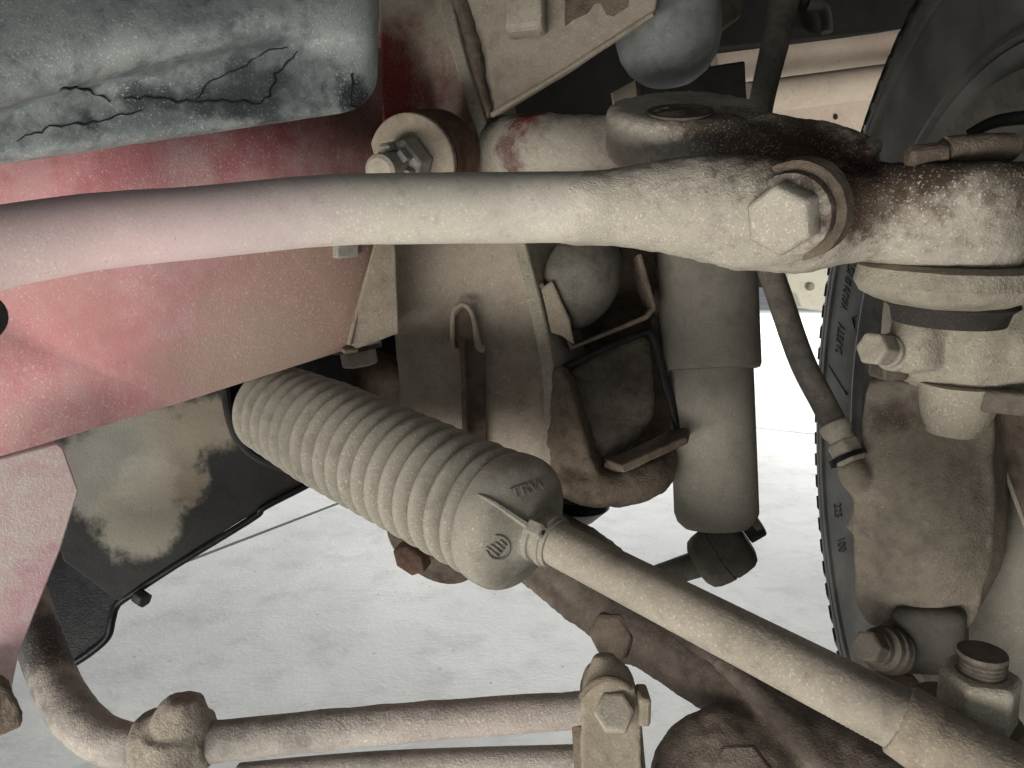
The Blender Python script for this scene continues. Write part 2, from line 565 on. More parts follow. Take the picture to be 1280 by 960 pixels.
# far frame lit from outside
fr = thing('far_chassis_frame', 'pale dusty chassis frame with round holes lit from outside, behind the tyre', 'chassis frame', P(1000, 160, 1.25))
plf = Plane(P(890, 100, 1.24), P(1100, 90, 1.40))
bm = plate([(884, 62), (905, 52), (1075, 40), (1200, 30), (1200, 190), (940, 190), (932, 108), (884, 78)], plf, .03)
obj('side_plate', bm, M['far_beige'], fr, bevel=.004)
for px, py in ((1002, 88), (1044, 146)):
    obj('hole', lathe(plf.on(px, py) - plf.n * .0012, plf.n, [(0, .0055), (.001, .0055)], 20), M['black_gloss'], fr)
obj('tube_rail', tube([(930, 124, 1.05, 20), (1190, 90, 1.13, 20)], 24, 1), M['far_beige'], fr)
obj('tube_rail', tube([(886, 82, 1.12, 24), (1190, 48, 1.19, 23)], 24, 1), M['far_beige'], fr)
obj('ledge', tube([(905, 44, 1.16, 5), (1100, 32, 1.2, 5)], 12, 1), M['far_beige'], fr)
obj('ledge', tube([(895, 34, 1.18, 3.5), (1090, 26, 1.2, 3.5)], 12, 1), M['dark_bolt'], fr)
obj('bracket', tube([(1010, 4, 1.1, 9), (1030, 12, 1.1, 7), (1034, 40, 1.1, 7)], 12, 5), M['far_dark'], fr)

wb = thing('white_block', 'cream white block with a bolt on the far floor beside the tyre', 'block', P(1010, 380, 1.9))
plw = Plane(P(985, 360, 1.9), P(1040, 360, 1.95))
obj('block_body', plate([(984, 300), (1060, 300), (1060, 392), (1002, 384), (996, 366), (984, 362)], plw, .08), M['white_block'], wb, bevel=.004)
c = plw.on(1011, 358)
obj('bolt', hexa(c, -plw.n, .011, .012), M['bolt'], wb, bevel=.001)

# ------------------------------------------------------------------ tyre and wheel


def build_wheel():
    C = Vector((.430, .512, .40))
    ax = Vector((math.sin(-1.70), -math.cos(-1.70), 0))       # axle, towards the inner side; the wheel is slightly steered
    t = thing('wheel', 'black tyre with raised warning lettering behind the steering knuckle', 'wheel', Vector((C.x, C.y, 0)))
    up = Vector((0, 0, 1))
    side = ax.cross(up)

    def pt(r, h, th):
        return C + ax * h + (side * math.cos(th) + up * math.sin(th)) * (.245 + (r - .205) * 1.183)
    # section: (radius, height along the axis)
    sec = [(.205, .070), (.215, .086), (.222, .092), (.2235, .089), (.2255, .096), (.229, .096), (.2310, .092), (.245, .0975), (.268, .1015),
           (.284, .1045), (.2858, .0985), (.2872, .1070), (.2930, .1078), (.2945, .1010), (.2960, .1078), (.3005, .1082), (.3020, .1000),
           (.305, .1055), (.313, .1045), (.322, .099), (.329, .090), (.3295, .078)]
    tread = []
    for x in (.074, .040, .006, -.028, -.062):
        tread += [(.3345, x), (.336, x - .004), (.336, x - .022), (.3345, x - .026), (.328, x - .0265), (.328, x - .0335)]
    sec += tread + [(.334, -.072), (.326, -.084), (.30, -.102), (.26, -.106), (.23, -.10), (.205, -.07)]
    n = 160
    bm = bmesh.new()
    V = [[bm.verts.new(pt(r, h, 2 * math.pi * k / n)) for r, h in sec] for k in range(n)]
    for k in range(n):
        a, b = V[k], V[(k + 1) % n]
        for i in range(len(sec) - 1):
            bm.faces.new((a[i], a[i + 1], b[i + 1], b[i]))
    bmesh.ops.recalc_face_normals(bm, faces=bm.faces)
    ty = obj('tyre', bm, M['tyre'], t, angle=28)
    # shoulder sipes: thin raised lugs round the shoulder
    bm = bmesh.new()
    nl = 90
    for k in range(nl):
        th = 2 * math.pi * (k + .5) / nl
        w = .55 * 2 * math.pi / nl / 2
        q = []
        for r, h in ((.3085, .1050), (.3215, .0992), (.3300, .0885)):
            q.append((r, h))
        outer = [(r + .0022, h + .0022) for r, h in q]
        for s0, s1 in zip(range(2), range(1, 3)):
            v = [bm.verts.new(pt(*outer[i], th + sg * w)) for i, sg in ((s0, -1), (s1, -1), (s1, 1), (s0, 1))]
            bm.faces.new(v)
        for sg in (-1, 1):
            v = [bm.verts.new(pt(*p, th + sg * w)) for p in (q[0], q[1], q[2], outer[2], outer[1], outer[0])]
            bm.faces.new(v)
    bmesh.ops.remove_doubles(bm, verts=bm.verts, dist=1e-5)
    bmesh.ops.recalc_face_normals(bm, faces=bm.faces)
    o = obj('shoulder_lugs', bm, M['tyre'], ty)
    o['kind'] = 'stuff'
    rim = lathe(C - ax * .02, ax, [(0, .09), (.01, .20), (.06, .222), (.100, .238), (.112, .248), (.108, .236), (.07, .212), (.03, .19), (.022, .09)], 64)
    obj('rim', rim, M['dark_rubber'], t)
    # raised lettering, following the sidewall
    for txt, deg, r0, size, sgn in (('SAFETY', 3.5, .262, .019, 1), ('WARNING :', 12.8, .262, .019, 1), ('225', -27.5, .262, .020, -1), ('100', -34.5, .262, .020, -1)):
        cu = bpy.data.curves.new('lettering', 'FONT')
        cu.body, cu.size, cu.extrude, cu.align_x = txt, size, .0006, 'LEFT'
        cu.shear = .2
        tmp = bpy.data.objects.new('tmp', cu)
        COL.objects.link(tmp)
        dg = bpy.context.evaluated_depsgraph_get()
        me = bpy.data.meshes.new_from_object(tmp.evaluated_get(dg))
        bpy.data.objects.remove(tmp)
        for v in me.vertices:
            th = math.radians(deg) + sgn * v.co.x / .32 * .56
            rr = r0 + sgn * (v.co.y - size * .35)
            hh = .0975 + (rr - .245) * .174
            v.co = pt(rr, hh + v.co.z + .0004, th)
        b2 = bmesh.new()
        b2.from_mesh(me)
        obj('lettering', b2, M['letters'], ty)
    # raised triangle and mould lines
    def bar(r1, t1, r2, t2, w=.0011):
        a, b = pt(r1, .0977 + (r1 - .245) * .174, math.radians(t1)), pt(r2, .0977 + (r2 - .245) * .174, math.radians(t2))
        d = (b - a)
        return boxo((a + b) / 2, d / 2, d.cross(ax).normalized() * w, ax * .0008)
    for args in ((.244, 12.5, .232, 9.5), (.232, 9.5, .231, 14.5), (.231, 14.5, .244, 12.5)):
        obj('triangle_mark', bar(*args), M['letters'], ty)
    obj('mould_line', bar(.280, .5, .240, -4.5, .0009), M['letters'], ty)
    return t


M['letters'] = grime('raised_rubber_lettering', lin(24, 24, 23), lin(40, 39, 37), 0.4, 30, 0.2, rough=0.6, bump=0.0001)
build_wheel()

# ------------------------------------------------------------------ chassis rail (red)
rail = thing('chassis_rail', 'dusty red painted chassis rail running from the left edge towards the middle', 'chassis rail', P(240, 500, .48))
plr = Plane(P(0, 480, .42), P(440, 430, .555))
bm = bmesh.new()
web = [(-140, 240), (-140, 618), (0, 571), (220, 505), (446, 433), (478, 423), (478, 60), (200, 60)]
hole_c, hole_rx, hole_ry = (-22, 397), 34, 30
outer = [bm.verts.new(plr.on(x, y)) for x, y in web]
holev = [bm.verts.new(plr.on(hole_c[0] + hole_rx * math.cos(t * math.pi / 12), hole_c[1] + hole_ry * math.sin(t * math.pi / 12))) for t in range(24)]
eds = [bm.edges.new((l[i], l[(i + 1) % len(l)])) for l in (outer, holev) for i in range(len(l))]
bmesh.ops.triangle_fill(bm, use_beauty=True, edges=eds)
bmesh.ops.recalc_face_normals(bm, faces=bm.faces)
bm.normal_update()
if sum((f.normal for f in bm.faces), Vector()).dot(plr.n) > 0:
    bmesh.ops.reverse_faces(bm, faces=bm.faces)
obj('web', bm, M['red_paint'], rail, solid=.006, angle=20)
bm = bmesh.new()
a, b = plr.on(-140, 617.5), plr.on(478, 422.5)
prism([a + plr.n * .002, b + plr.n * .002, b + plr.n * .075, a + plr.n * .075], Vector((0, 0, .006)), bm)
obj('bottom_flange', bm, M['red_paint'], rail, bevel=.0015)
obj('hole_backing', prism([plr.on(x, y) + plr.n * .078 for x, y in ((-200, 200), (-200, 560), (440, 410), (440, 60))], plr.n * .005), M['black'], rail)  # black plate added so the hole in the web looks dark inside
obj('bolt_head', boxo(plr.on(430, 313) - plr.n * .003, plr.on(444, 312) - plr.on(430, 313), Vector((0, 0, S(9, .55))), plr.n * .004), M['zinc'], rail, bevel=.0015)

# bracket plate hanging below the rail
plb = Plane(P(0, 650, .385), P(90, 620, .41))
bp = obj('bracket_plate', plate([(-60, 590), (72, 553), (80, 560), (99, 614), (76, 688), (24, 818), (8, 900), (-60, 905)], plb, .006), M['pink_plate'], bevel=.0012)
tag(bp, 'pale pink flat bracket plate with cut corners below the red rail', 'bracket')
# thin dirt-caked strap at the left edge
sb = obj('rubber_strap', plate([(-60, 858), (-2, 855), (12, 862), (16, 874), (22, 884), (29, 902), (26, 910), (0, 922), (-60, 950)], Plane(P(-20, 900, .37), P(30, 890, .38), P(0, 940, .375)), .014), M['brown'], bevel=.003, subs=3, disp=[(.008, .003)])
tag(sb, 'short grey ragged rubber end poking in at the lower left edge', 'rubber strap')

# gusset beside the rail
plg = Plane(P(436, 430, .545), P(500, 400, .555))
gs = thing('gusset_bracket', 'small dusty triangular gusset at the right end of the red rail', 'bracket', P(450, 430, .55))
obj('plate', plate([(470, 296), (466, 312), (436, 429), (446, 436), (499, 417), (494, 296)], plg, .004), M['dusty'], gs, bevel=.0012, disp=[(.02, .0015)], subs=3)
obj('folded_edge', tube([(472, 300, .548, 3), (452, 370, .546, 3), (436, 431, .543, 3)], 8, 6), M['dusty'], gs)
obj('lower_lip', plate([(424, 432), (436, 428), (448, 436), (430, 438)], Plane(P(424, 432, .556), P(448, 436, .55), P(436, 428, .57)), .003), M['dusty'], gs, bevel=.0008)

# hex bolt seen under the gusset
cb = P(448, 446, .60)
bt = thing('hanging_bolt', 'dim dusty bolt head under the rail gusset above the bellows', 'bolt', P(448, 470, .60))
obj('washer', lathe(P(446, 432, .60), Vector((.15, 0, -1)), [(0, .020), (.004, .020)], 28), M['brown'], bt, bevel=.0006)
obj('head', hexa(P(447, 438, .60), Vector((.15, 0, -1)), .0145, .013), M['bolt'], bt, bevel=.0008)

# ------------------------------------------------------------------ suspension turret
tu = thing('suspension_turret', 'tall curved dusty steel turret with a slot and bright flange edge', 'bracket', P(600, 560, .60))
rows = [
    [(472, -30, .60), (515, -30, .585), (540, -30, .60), (556, -30, .598)],
    [(476, 60, .60), (520, 60, .62), (556, 60, .61), (577, 60, .595)],
    [(480, 140, .60), (525, 140, .635), (572, 140, .615), (600, 140, .59)],
    [(492, 215, .60), (535, 215, .63), (598, 215, .605), (622, 215, .585)],
    [(490, 306, .588), (528, 306, .604), (600, 306, .592), (650, 306, .578)],
    [(497, 420, .588), (534, 425, .602), (612, 425, .588), (678, 425, .573)],
    [(500, 500, .60), (545, 500, .595), (620, 505, .585), (686, 505, .572)],
    [(510, 590, .60), (550, 590, .595), (620, 590, .585), (678, 590, .572)],
]
obj('shell', loft(rows, 8, 6), M['turret'], tu, solid=.005, disp=[(.03, .0018)])
fl = [(549, -30, .598), (570, 60, .591), (594, 140, .586), (618, 215, .580), (648, 306, .573), (677, 425, .568), (686, 505, .567), (678, 592, .567)]
bm = bmesh.new()
W = spline([tuple(P(*f)) for f in fl], 8)
lo = []
for i, w in enumerate(W):
    c = Vector(w)
    a = (Vector(W[min(i + 1, len(W) - 1)]) - Vector(W[max(i - 1, 0)])).normalized()
    vw = (c - CAM).normalized()
    s = a.cross(vw).normalized()
    if s.x < 0:
        s = -s
    dv = (vw + s * .45).normalized()
    c = c - vw * .006
    lo.append([c - s * .0045, c + s * .0055, c + s * .0055 + dv * .07, c - s * .0045 + dv * .07])
rings(bm, lo)
bmesh.ops.recalc_face_normals(bm, faces=bm.faces)
obj('flange', bm, M['cast_pale'], tu, bevel=.0012)  # paler than the shell: brightness of the light-facing edge is put in the colour
# slot: dark recess with raised lip
obj('slot_lip', tube([(566, 436, .578, 3.2), (566, 395, .577, 3.2), (574, 382, .577, 3.2), (584, 383, .577, 3.2), (592, 398, .577, 3.2), (598, 432, .577, 5), (606, 436, .577, 5)], 10, 6), M['dusty'], tu)
pls = Plane(P(570, 430, .5815), P(606, 430, .580), P(580, 560, .5810))
obj('slot', plate([(569, 434), (569, 396), (576, 386), (584, 387), (590, 400), (593, 432), (606, 437), (608, 560), (578, 560), (576, 437)], pls, .002), M['dark_brown'], tu)
obj('slot_rod', tube([(577, 425, .576, 4), (580, 480, .576, 3.5), (582, 560, .576, 3.5)], 10, 6), M['rust'], tu)
# cam washer, castle nut, stud and bush
cm_ = thing('pivot_bolt', 'arm pivot bolt with large round washer, split nut and rusty bush', 'bolt', P(520, 240, .55))
axp = (P(440, 208, .475) - P(525, 186, .56)).normalized()
wc = P(518, 202, .545)
obj('bush', lathe(wc - axp * .030, axp, [(-.012, .034), (.004, .035), (.012, .032), (.020, .035), (.026, .034)], 40), M['rust'], cm_, disp=[(.01, .001)])
obj('washer', lathe(wc, axp, [(0, .0345), (.0060, .0345)], 48), M['dusty'], cm_, bevel=.0012)
nut = hexa(wc + axp * .008, axp, .0195, .022, ph=.1)
nt = obj('castle_nut', nut, M['zinc'], cm_, bevel=.0012, disp=[(.008, .0008)])
for k in range(6):
    th = k * math.pi / 3 + .1
    a_, u_, v_ = basis(axp)
    r_ = u_ * math.cos(th + .52) + v_ * math.sin(th + .52)
    obj('castellation', boxo(wc + axp * .034 + r_ * .0132, axp * .005, r_ * .0022, a_.cross(r_) * .0042), M['zinc'], nt, bevel=.0008)
prof = []
for k in range(14):
    prof += [(.022 + k * .0022, .0100), (.0231 + k * .0022, .0114)]
obj('threaded_stud', lathe(wc, axp, prof + [(.0535, .009)], 28), M['bolt'], cm_)

# upper bracket plate, bolted above
up_ = thing('upper_bracket', 'dusty triangular bracket plate at the top centre with ragged cut-outs', 'bracket', P(620, 140, .53))
plu = Plane(P(610, 140, .535), P(815, 20, .50), P(600, -20, .53))
obj('plate', plate([(556, -60), (600, 60), (612, 146), (640, 132), (720, 82), (818, 18), (830, -60)], plu, .006), M['turret'], up_, bevel=.0015, subs=4, disp=[(.02, .0022)])
obj('weld_seam', tube([(566, -30, .537, 9), (590, 50, .534, 9), (604, 110, .534, 7), (612, 146, .533, 4)], 12, 8, wob=.0016), M['brown'], up_, disp=[(.006, .003)])
obj('edge_bead', tube([(614, 144, .530, 3.5), (720, 80, .514, 3.5), (816, 18, .497, 3.5)], 8, 8, wob=.0005), M['dusty'], up_)
obj('bolt_block', boxo(plu.on(662, 15) - plu.n * .010, plu.on(686, 12) - plu.on(662, 15), plu.on(662, 50) - plu.on(662, 15), plu.n * .010), M['bolt'], up_, bevel=.004, subs=2, disp=[(.015, .003)])
obj('cut_out', plate([(706, 32), (716, 24), (734, 16), (742, 4), (750, 3), (758, 18), (766, 20), (784, 8), (786, -40), (706, -40)], Plane(plu.p - plu.n * .0006 - plu.n * .0011, plu.p - plu.n * .0017 + (P(815, 20, .50) - P(610, 140, .535)), plu.p - plu.n * .0017 + (P(600, -20, .53) - P(610, 140, .535))), .001), M['brown'], up_)
obj('hanging_tab', plate([(766, 116), (794, 100), (797, 128), (782, 127), (776, 124), (768, 130)], Plane(P(770, 120, .66), P(797, 115, .67), P(780, 90, .66)), .003), M['far_beige'], up_)

# ------------------------------------------------------------------ grey rubber cushions at the top
ac = thing('air_cushion', 'smooth grey blue rounded rubber cushion hanging at the top centre', 'cushion', P(835, 103, .58))
c0 = P(833, 20, .56)
obj('bellow', lathe(P(833, -60, .56), P(836, 104, .56) - P(833, -60, .56), [(0, S(62, .56)), (.05, S(66, .56)), (.066, S(65, .56)), (.078, S(60, .56)), (.088, S(50, .56)), (.095, S(36, .56)), (.0985, S(20, .56)), (.0995, S(3, .56))], 48), M['airspring'], ac)
obj('side_clamp', plate([(884, -30), (932, -30), (930, 18), (900, 40), (888, 52), (880, 40)], Plane(P(884, 0, .60), P(930, 0, .62), P(900, 60, .60)), .02), M['brown'], ac, bevel=.006, disp=[(.01, .002)], subs=2)
obj('back_plate', plate([(800, 96), (932, 76), (935, 150), (800, 150)], Plane(P(800, 120, .72), P(930, 120, .74), P(850, 90, .72)), .01), M['far_dark'], ac, bevel=.002)

# ------------------------------------------------------------------ bump stop in its cradle
bs = thing('bump_stop', 'egg shaped grey rubber bump stop sitting in a folded steel cradle', 'bump stop', P(730, 415, .585))
e = bmesh.new()
bmesh.ops.create_uvsphere(e, u_segments=40, v_segments=24, radius=1)
cE = P(727, 350, .585)
for v in e.verts:
    z = v.co.z
    k = 1 + .06 * z
    v.co = cE + Vector((v.co.x * S(49, .585) * k, v.co.y * S(47, .585) * k, 0)) + Matrix.Rotation(math.radians(7), 3, 'Y') @ Vector((0, 0, z * S(62, .585)))
obj('rubber_egg', e, M['egg'], bs, disp=[(.03, .0015)])
prof_ = [(678, 352), (700, 382), (716, 432), (806, 394), (815, 384), (801, 336), (796, 318)]
plc = Plane(P(680, 370, .565), P(815, 385, .57), P(716, 430, .565))
bm = bmesh.new()
A_ = [plc.on(x, y) for x, y in prof_]
B_ = [p + plc.n * .045 + Vector((.004, 0, .004)) for p in A_]
lo = spline([tuple(p) for p in A_], 1)
va = [bm.verts.new(p) for p in A_]
vb = [bm.verts.new(p) for p in B_]
for i in range(len(va) - 1):
    bm.faces.new((va[i], va[i + 1], vb[i + 1], vb[i]))
cr = obj('cradle', bm, M['brown'], bs, solid=.004, bevel=.0012, angle=30)
obj('cradle_lug', plate([(676, 360), (690, 350), (712, 400), (718, 432), (702, 420), (688, 416)], Plane(P(680, 360, .562), P(716, 420, .558), P(690, 416, .562)), .005), M['dusty'], bs, bevel=.0018, subs=2, disp=[(.01, .0015)])

# column behind cradle and shock
bc = obj('rear_bracket', plate([(640, 290), (822, 300), (832, 470), (852, 545), (820, 590), (690, 600), (650, 500)], Plane(P(650, 400, .645), P(830, 400, .66), P(700, 560, .64)), .01), M['dark_brown'], bevel=.003)
tag(bc, 'dark brown backing bracket behind the bump stop and rubber mount', 'bracket')
obj('edge_rib', tube([(806, 300, .625, 8), (822, 400, .625, 9), (838, 480, .63, 8)], 12, 5), M['brown'], bc)

# lower mount with pocket
mt = thing('arm_mount', 'box shaped caked brown arm mount with a deep pocket and bent lip', 'mount', P(770, 630, .56))
plm = Plane(P(690, 520, .56), P(850, 520, .575), P(720, 620, .555))
bm = bmesh.new()
# left cheek, bottom saddle, block in the pocket
plate([(690, 460), (700, 456), (712, 480), (738, 570), (760, 615), (764, 628), (740, 618), (700, 596), (678, 572), (684, 500)], Plane(P(690, 470, .56), P(740, 600, .55), P(690, 580, .56)), .05, bm)
tube([(690, 590, .575, 14), (720, 606, .56, 22), (770, 612, .56, 22), (815, 596, .575, 24), (832, 570, .60, 16)], 18, 6, bm)
obj('saddle', bm, M['brown'], mt, remesh=.0022, smooth=4, disp=[(.012, .003), (.004, .0012)])
obj('pocket_block', plate([(712, 462), (732, 448), (806, 418), (818, 424), (820, 520), (776, 578), (744, 574), (722, 510)], Plane(P(712, 470, .577), P(815, 440, .590), P(740, 570, .574)), .03), M['block'], mt, bevel=.005, subs=3, disp=[(.025, .004)])
obj('pocket_rim', tube([(716, 520, .577, 4), (709, 466, .577, 5), (722, 452, .577, 5), (800, 417, .585, 5), (816, 420, .585, 5), (824, 450, .588, 5), (838, 500, .592, 6), (852, 545, .590, 6)], 10, 6, wob=.0006), M['black'], mt)
obj('bent_lip', plate([(752, 572), (776, 582), (858, 545), (860, 536), (852, 530), (800, 556), (772, 568)], Plane(P(752, 575, .565), P(858, 540, .565), P(800, 548, .60)), .006), M['brown'], mt, bevel=.0015)
obj('lip_edge', tube([(756, 580, .562, 4), (780, 585, .560, 5), (820, 566, .560, 5), (858, 544, .562, 6)], 10, 6, wob=.0008), M['brown'], mt)
# rubber foot under mount
ft = obj('bump_pad', lathe(P(722, 618, .60), Vector((0, 0, -1)), [(0, S(42, .6)), (.010, S(40, .6)), (.022, S(20, .6)), (.024, .001)], 32), M['black_gloss'])
tag(ft, 'black round pad peeping out under the arm mount beside the bellows end', 'rubber pad')

# ------------------------------------------------------------------ shock absorber
sh = thing('shock_absorber', 'grey dusty shock absorber standing upright beside the tyre', 'shock absorber', P(895, 700, .60))
top, mid, bot = P(880, 240, .605), P(890, 462, .60), P(896, 662, .60)
axs = (bot - top).normalized()
L1 = (mid - top).length
L2 = (bot - top).length
r1, r2 = S(61, .60), S(51.5, .60)
obj('outer_tube', lathe(top, axs, [(0, r1), (L1 - .004, r1), (L1 - .001, r1 - .0012), (L1, r1 - .004)], 48), M['shock'], sh)
obj('inner_tube', lathe(top, axs, [(L1 - .01, r2), (L2 - .014, r2), (L2 - .007, r2 * .93), (L2 - .002, r2 * .78), (L2, r2 * .5)], 48), M['shock'], sh)
axe = (P(948, 655, .585) - P(862, 705, .60)).normalized()
ce = P(903, 690, .60)
ey = obj('lower_eye', lathe(ce - axe * .024, axe, [(0, .010), (.001, .016), (.004, .0205), (.009, .0225), (.016, .0234), (.022, .0236), (.0226, .0228), (.0238, .0228), (.0245, .0236), (.032, .0232), (.040, .0218), (.044, .019), (.046, .014)], 44), M['shock_dark'], sh)
obj('pin', tube([(820, 722, .605, 15), (850, 712, .60, 16), (880, 702, .60, 18), (890, 697, .60, 26)], 18, 5), M['shock_dark'], sh)
obj('eye_bolt', hexa(P(933, 668, .59), axe, .0085, .014), M['black'], sh, bevel=.001)
obj('eye_bolt_end', lathe(P(941, 656, .59), axe, [(0, .010), (.006, .010)], 20), M['dark_bolt'], sh, bevel=.001)

# ------------------------------------------------------------------ brake hose
bh = thing('brake_hose', 'slim dark rubber brake hose hanging down to a crimped fitting at the knuckle', 'hose', P(1060, 585, .46))
obj('hose', tube([(992, -60, .60, 20), (972, 40, .57, 17.5), (950, 140, .55, 15), (945, 230, .53, 15), (955, 310, .50, 15), (974, 370, .49, 15.5), (1002, 450, .475, 15.5), (1030, 505, .467, 15.5), (1043, 531, .463, 15.5)], 20, 10), M['hose'], bh)
fx = (P(1068, 580, .452) - P(1040, 528, .463)).normalized()
obj('ferrule', lathe(P(1041, 529, .463), fx, [(0, .0080), (.001, .0094), (.006, .0094), (.009, .0078), (.018, .0080)], 24), M['bolt'], bh, bevel=.0005)
obj('hex_fitting', hexa(P(1052, 553, .458), fx, .0100, .014), M['bolt'], bh, bevel=.0009)
obj('seal', lathe(P(1058, 570, .456), fx, [(0, .0115), (.003, .0115)], 24), M['black_gloss'], bh)

# ------------------------------------------------------------------ steering knuckle and caliper
kn = thing('brake_caliper', 'grey cast iron brake caliper body at the right with a hose port', 'caliper', P(1150, 840, .45))
bm = bmesh.new()
plate([(1084, 478), (1110, 470), (1200, 490), (1244, 520), (1243, 600), (1243, 694), (1222, 774), (1200, 794), (1117, 792), (1084, 784), (1067, 756), (1066, 669), (1056, 658), (1068, 637), (1066, 619), (1074, 590), (1076, 525)], Plane(P(1090, 600, .452), P(1240, 600, .418), P(1150, 760, .442)), .05, bm)
tube([(1180, 505, .462, 70), (1172, 600, .457, 76), (1164, 690, .457, 74), (1158, 738, .463, 58)], 28, 6, bm)
tube([(1112, 484, .454, 14), (1112, 560, .451, 18), (1114, 680, .451, 18), (1116, 748, .454, 14)], 18, 6, bm)
tube([(1059, 576, .453, 15), (1068, 594, .456, 20), (1090, 606, .468, 24)], 18, 5, bm)
tube([(1066, 656, .458, 9), (1100, 665, .462, 16)], 14, 4, bm)
obj('body', bm, M['cast'], kn, remesh=.0022, smooth=8, disp=[(.03, .0035), (.005, .0008)])
bm = plate([(1110, 764), (1206, 768), (1206, 850), (1122, 846), (1112, 800)], Plane(P(1120, 800, .440), P(1200, 800, .420), P(1150, 860, .435)), .03)
obj('lower_block', bm, M['cast_grey'], kn, bevel=.006, seg=3)
axb = (P(1062, 806, .425) - P(1116, 816, .45)).normalized()
lb = P(1117, 814, .440)
g = obj('guide_pin', lathe(lb, axb, [(0, .0135), (.003, .0140), (.0035, .0115), (.005, .0115), (.0055, .0138), (.009, .0138), (.0095, .0108), (.011, .0108), (.0115, .0125), (.015, .0125), (.016, .0095), (.021, .0095)], 32), M['dark_bolt'], kn)
obj('pin_head', hexa(lb + axb * .021, axb, .0095, .010), M['dark_bolt'], kn, bevel=.0008)
obj('rusty_pad', plate([(1098, 838), (1150, 846), (1160, 884), (1120, 880)], Plane(P(1100, 850, .455), P(1150, 850, .455), P(1120, 880, .455)), .02), M['rust'], kn, bevel=.004, subs=2, disp=[(.01, .004)])

jb = thing('steering_knuckle', 'pale dusty knuckle head clamped round the ball joint stud', 'knuckle', P(1210, 545, .43))
bm = bmesh.new()
zz = Vector((.02, .08, -1)).normalized()
lathe(P(1212, 362, .435), zz, [(0, S(92, .43)), (.004, S(96, .43)), (.040, S(95, .43)), (.050, S(86, .43)), (.058, S(66, .43))], 36, bm)
tube([(1150, 400, .42, 30), (1146, 430, .42, 32), (1152, 462, .42, 26)], 16, 5, bm)
tube([(1240, 430, .42, 55), (1330, 440, .42, 60)], 16, 5, bm)
obj('head', bm, M['cast_pale'], jb, remesh=.0022, smooth=5, disp=[(.014, .0035), (.005, .001)])
obj('stud_boss', lathe(P(1200, 478, .425), zz, [(0, S(47, .425)), (.014, S(43, .425)), (.020, S(40, .425)), (.025, S(36, .425)), (.0255, S(34, .425)), (.029, S(34, .425)), (.030, S(31, .425))], 32), M['cast_pale'], jb, disp=[(.01, .0012)])
obj('stop_block', boxo(P(1243, 500, .41), ray(1270, 500).cross(Vector((0, 0, 1))).normalized() * S(26, .41), Vector((0, .012, 0)), Vector((0, 0, S(14, .41)))), M['cast'], jb, bevel=.002)
axq = (P(1084, 436, .415) - P(1122, 440, .43)).normalized()
obj('pinch_washer', lathe(P(1122, 440, .424), axq, [(0, .0115), (.006, .0112), (.007, .0095), (.011, .0095)], 28), M['bolt'], jb, bevel=.0008)
obj('pinch_bolt', hexa(P(1104, 437, .417), axq, .0100, .012, ph=.0), M['bolt'], jb, bevel=.0014)
obj('lug', boxo(P(1110, 463, .44), Vector((S(16, .44), 0, 0)), Vector((0, .01, 0)), Vector((0, 0, S(10, .44)))), M['dark_bolt'], jb, bevel=.002)

# grey backing plate on the right
sp = thing('splash_plate', 'grey splash plate with small hole at the right edge behind the tie rod nut', 'plate', P(1260, 860, .47))
pla = Plane(P(1230, 600, .455), P(1290, 650, .425), P(1240, 850, .445))
obj('plate', plate([(1216, 520), (1250, 514), (1360, 660), (1360, 960), (1190, 960), (1160, 860), (1185, 770), (1226, 700), (1236, 600)], pla, .004), M['shock'], sp, bevel=.001, subs=3, disp=[(.04, .002)])
obj('hole', lathe(pla.on(1246, 716) - pla.n * .0025, pla.n, [(0, .0018), (.001, .0018)], 14), M['black_gloss'], sp)
ang = thing('angle_bracket', 'brown angled bracket with a pale folded edge cropped by the right border', 'bracket', P(1280, 660, .42))
pln = Plane(P(1232, 518, .435), P(1290, 512, .40), P(1280, 655, .425))
obj('face', plate([(1233, 519), (1290, 508), (1400, 500), (1400, 960), (1300, 700)], pln, .004), M['brown'], ang, bevel=.001)
obj('folded_edge', tube([(1232, 518, .434, 3.2), (1256, 588, .430, 3.2), (1300, 702, .422, 3.4)], 8, 4), M['cast_pale'], ang)

# ------------------------------------------------------------------ upper control arm (nearest part)
ua = thing('upper_control_arm', 'long pale dusty forged arm with round bar crossing the whole picture', 'control arm', P(950, 340, .38))
obj('round_bar', tube([(-90, 333, .29, 54), (0, 310, .305, 50.5), (120, 290, .325, 47), (250, 278.5, .345, 44.5), (400, 264, .368, 43.5), (520, 261, .385, 43.5), (640, 260, .398, 43.5), (740, 259, .3985, 43.5), (800, 258, .394, 42)], 40, 10, wob=.0002), M['rod'], ua)
bm = bmesh.new()
tube([(680, 260, .3985, 40), (715, 259.6, .399, 44.0), (750, 259, .3975, 46.5), (790, 258, .394, 50), (840, 258, .388, 58), (890, 262, .382, 66), (950, 268, .376, 71), (1010, 272, .374, 70), (1060, 272, .374, 56), (1110, 272, .374, 54)], 36, 6, bm)
jz = Vector((.0, .10, -1)).normalized()
jc = P(1185, 214, .375)
lathe(jc, jz, [(-.004, S(92, .375)), (.002, S(108, .375)), (.036, S(109, .375)), (.044, S(102, .375)), (.046, S(90, .375))], 44, bm)
tube([(1090, 205, .39, 30), (1040, 190, .40, 32), (980, 178, .415, 32), (930, 170, .43, 30)], 20, 5, bm)
tube([(1000, 240, .385, 50), (960, 210, .40, 44), (930, 190, .42, 36)], 20, 5, bm)
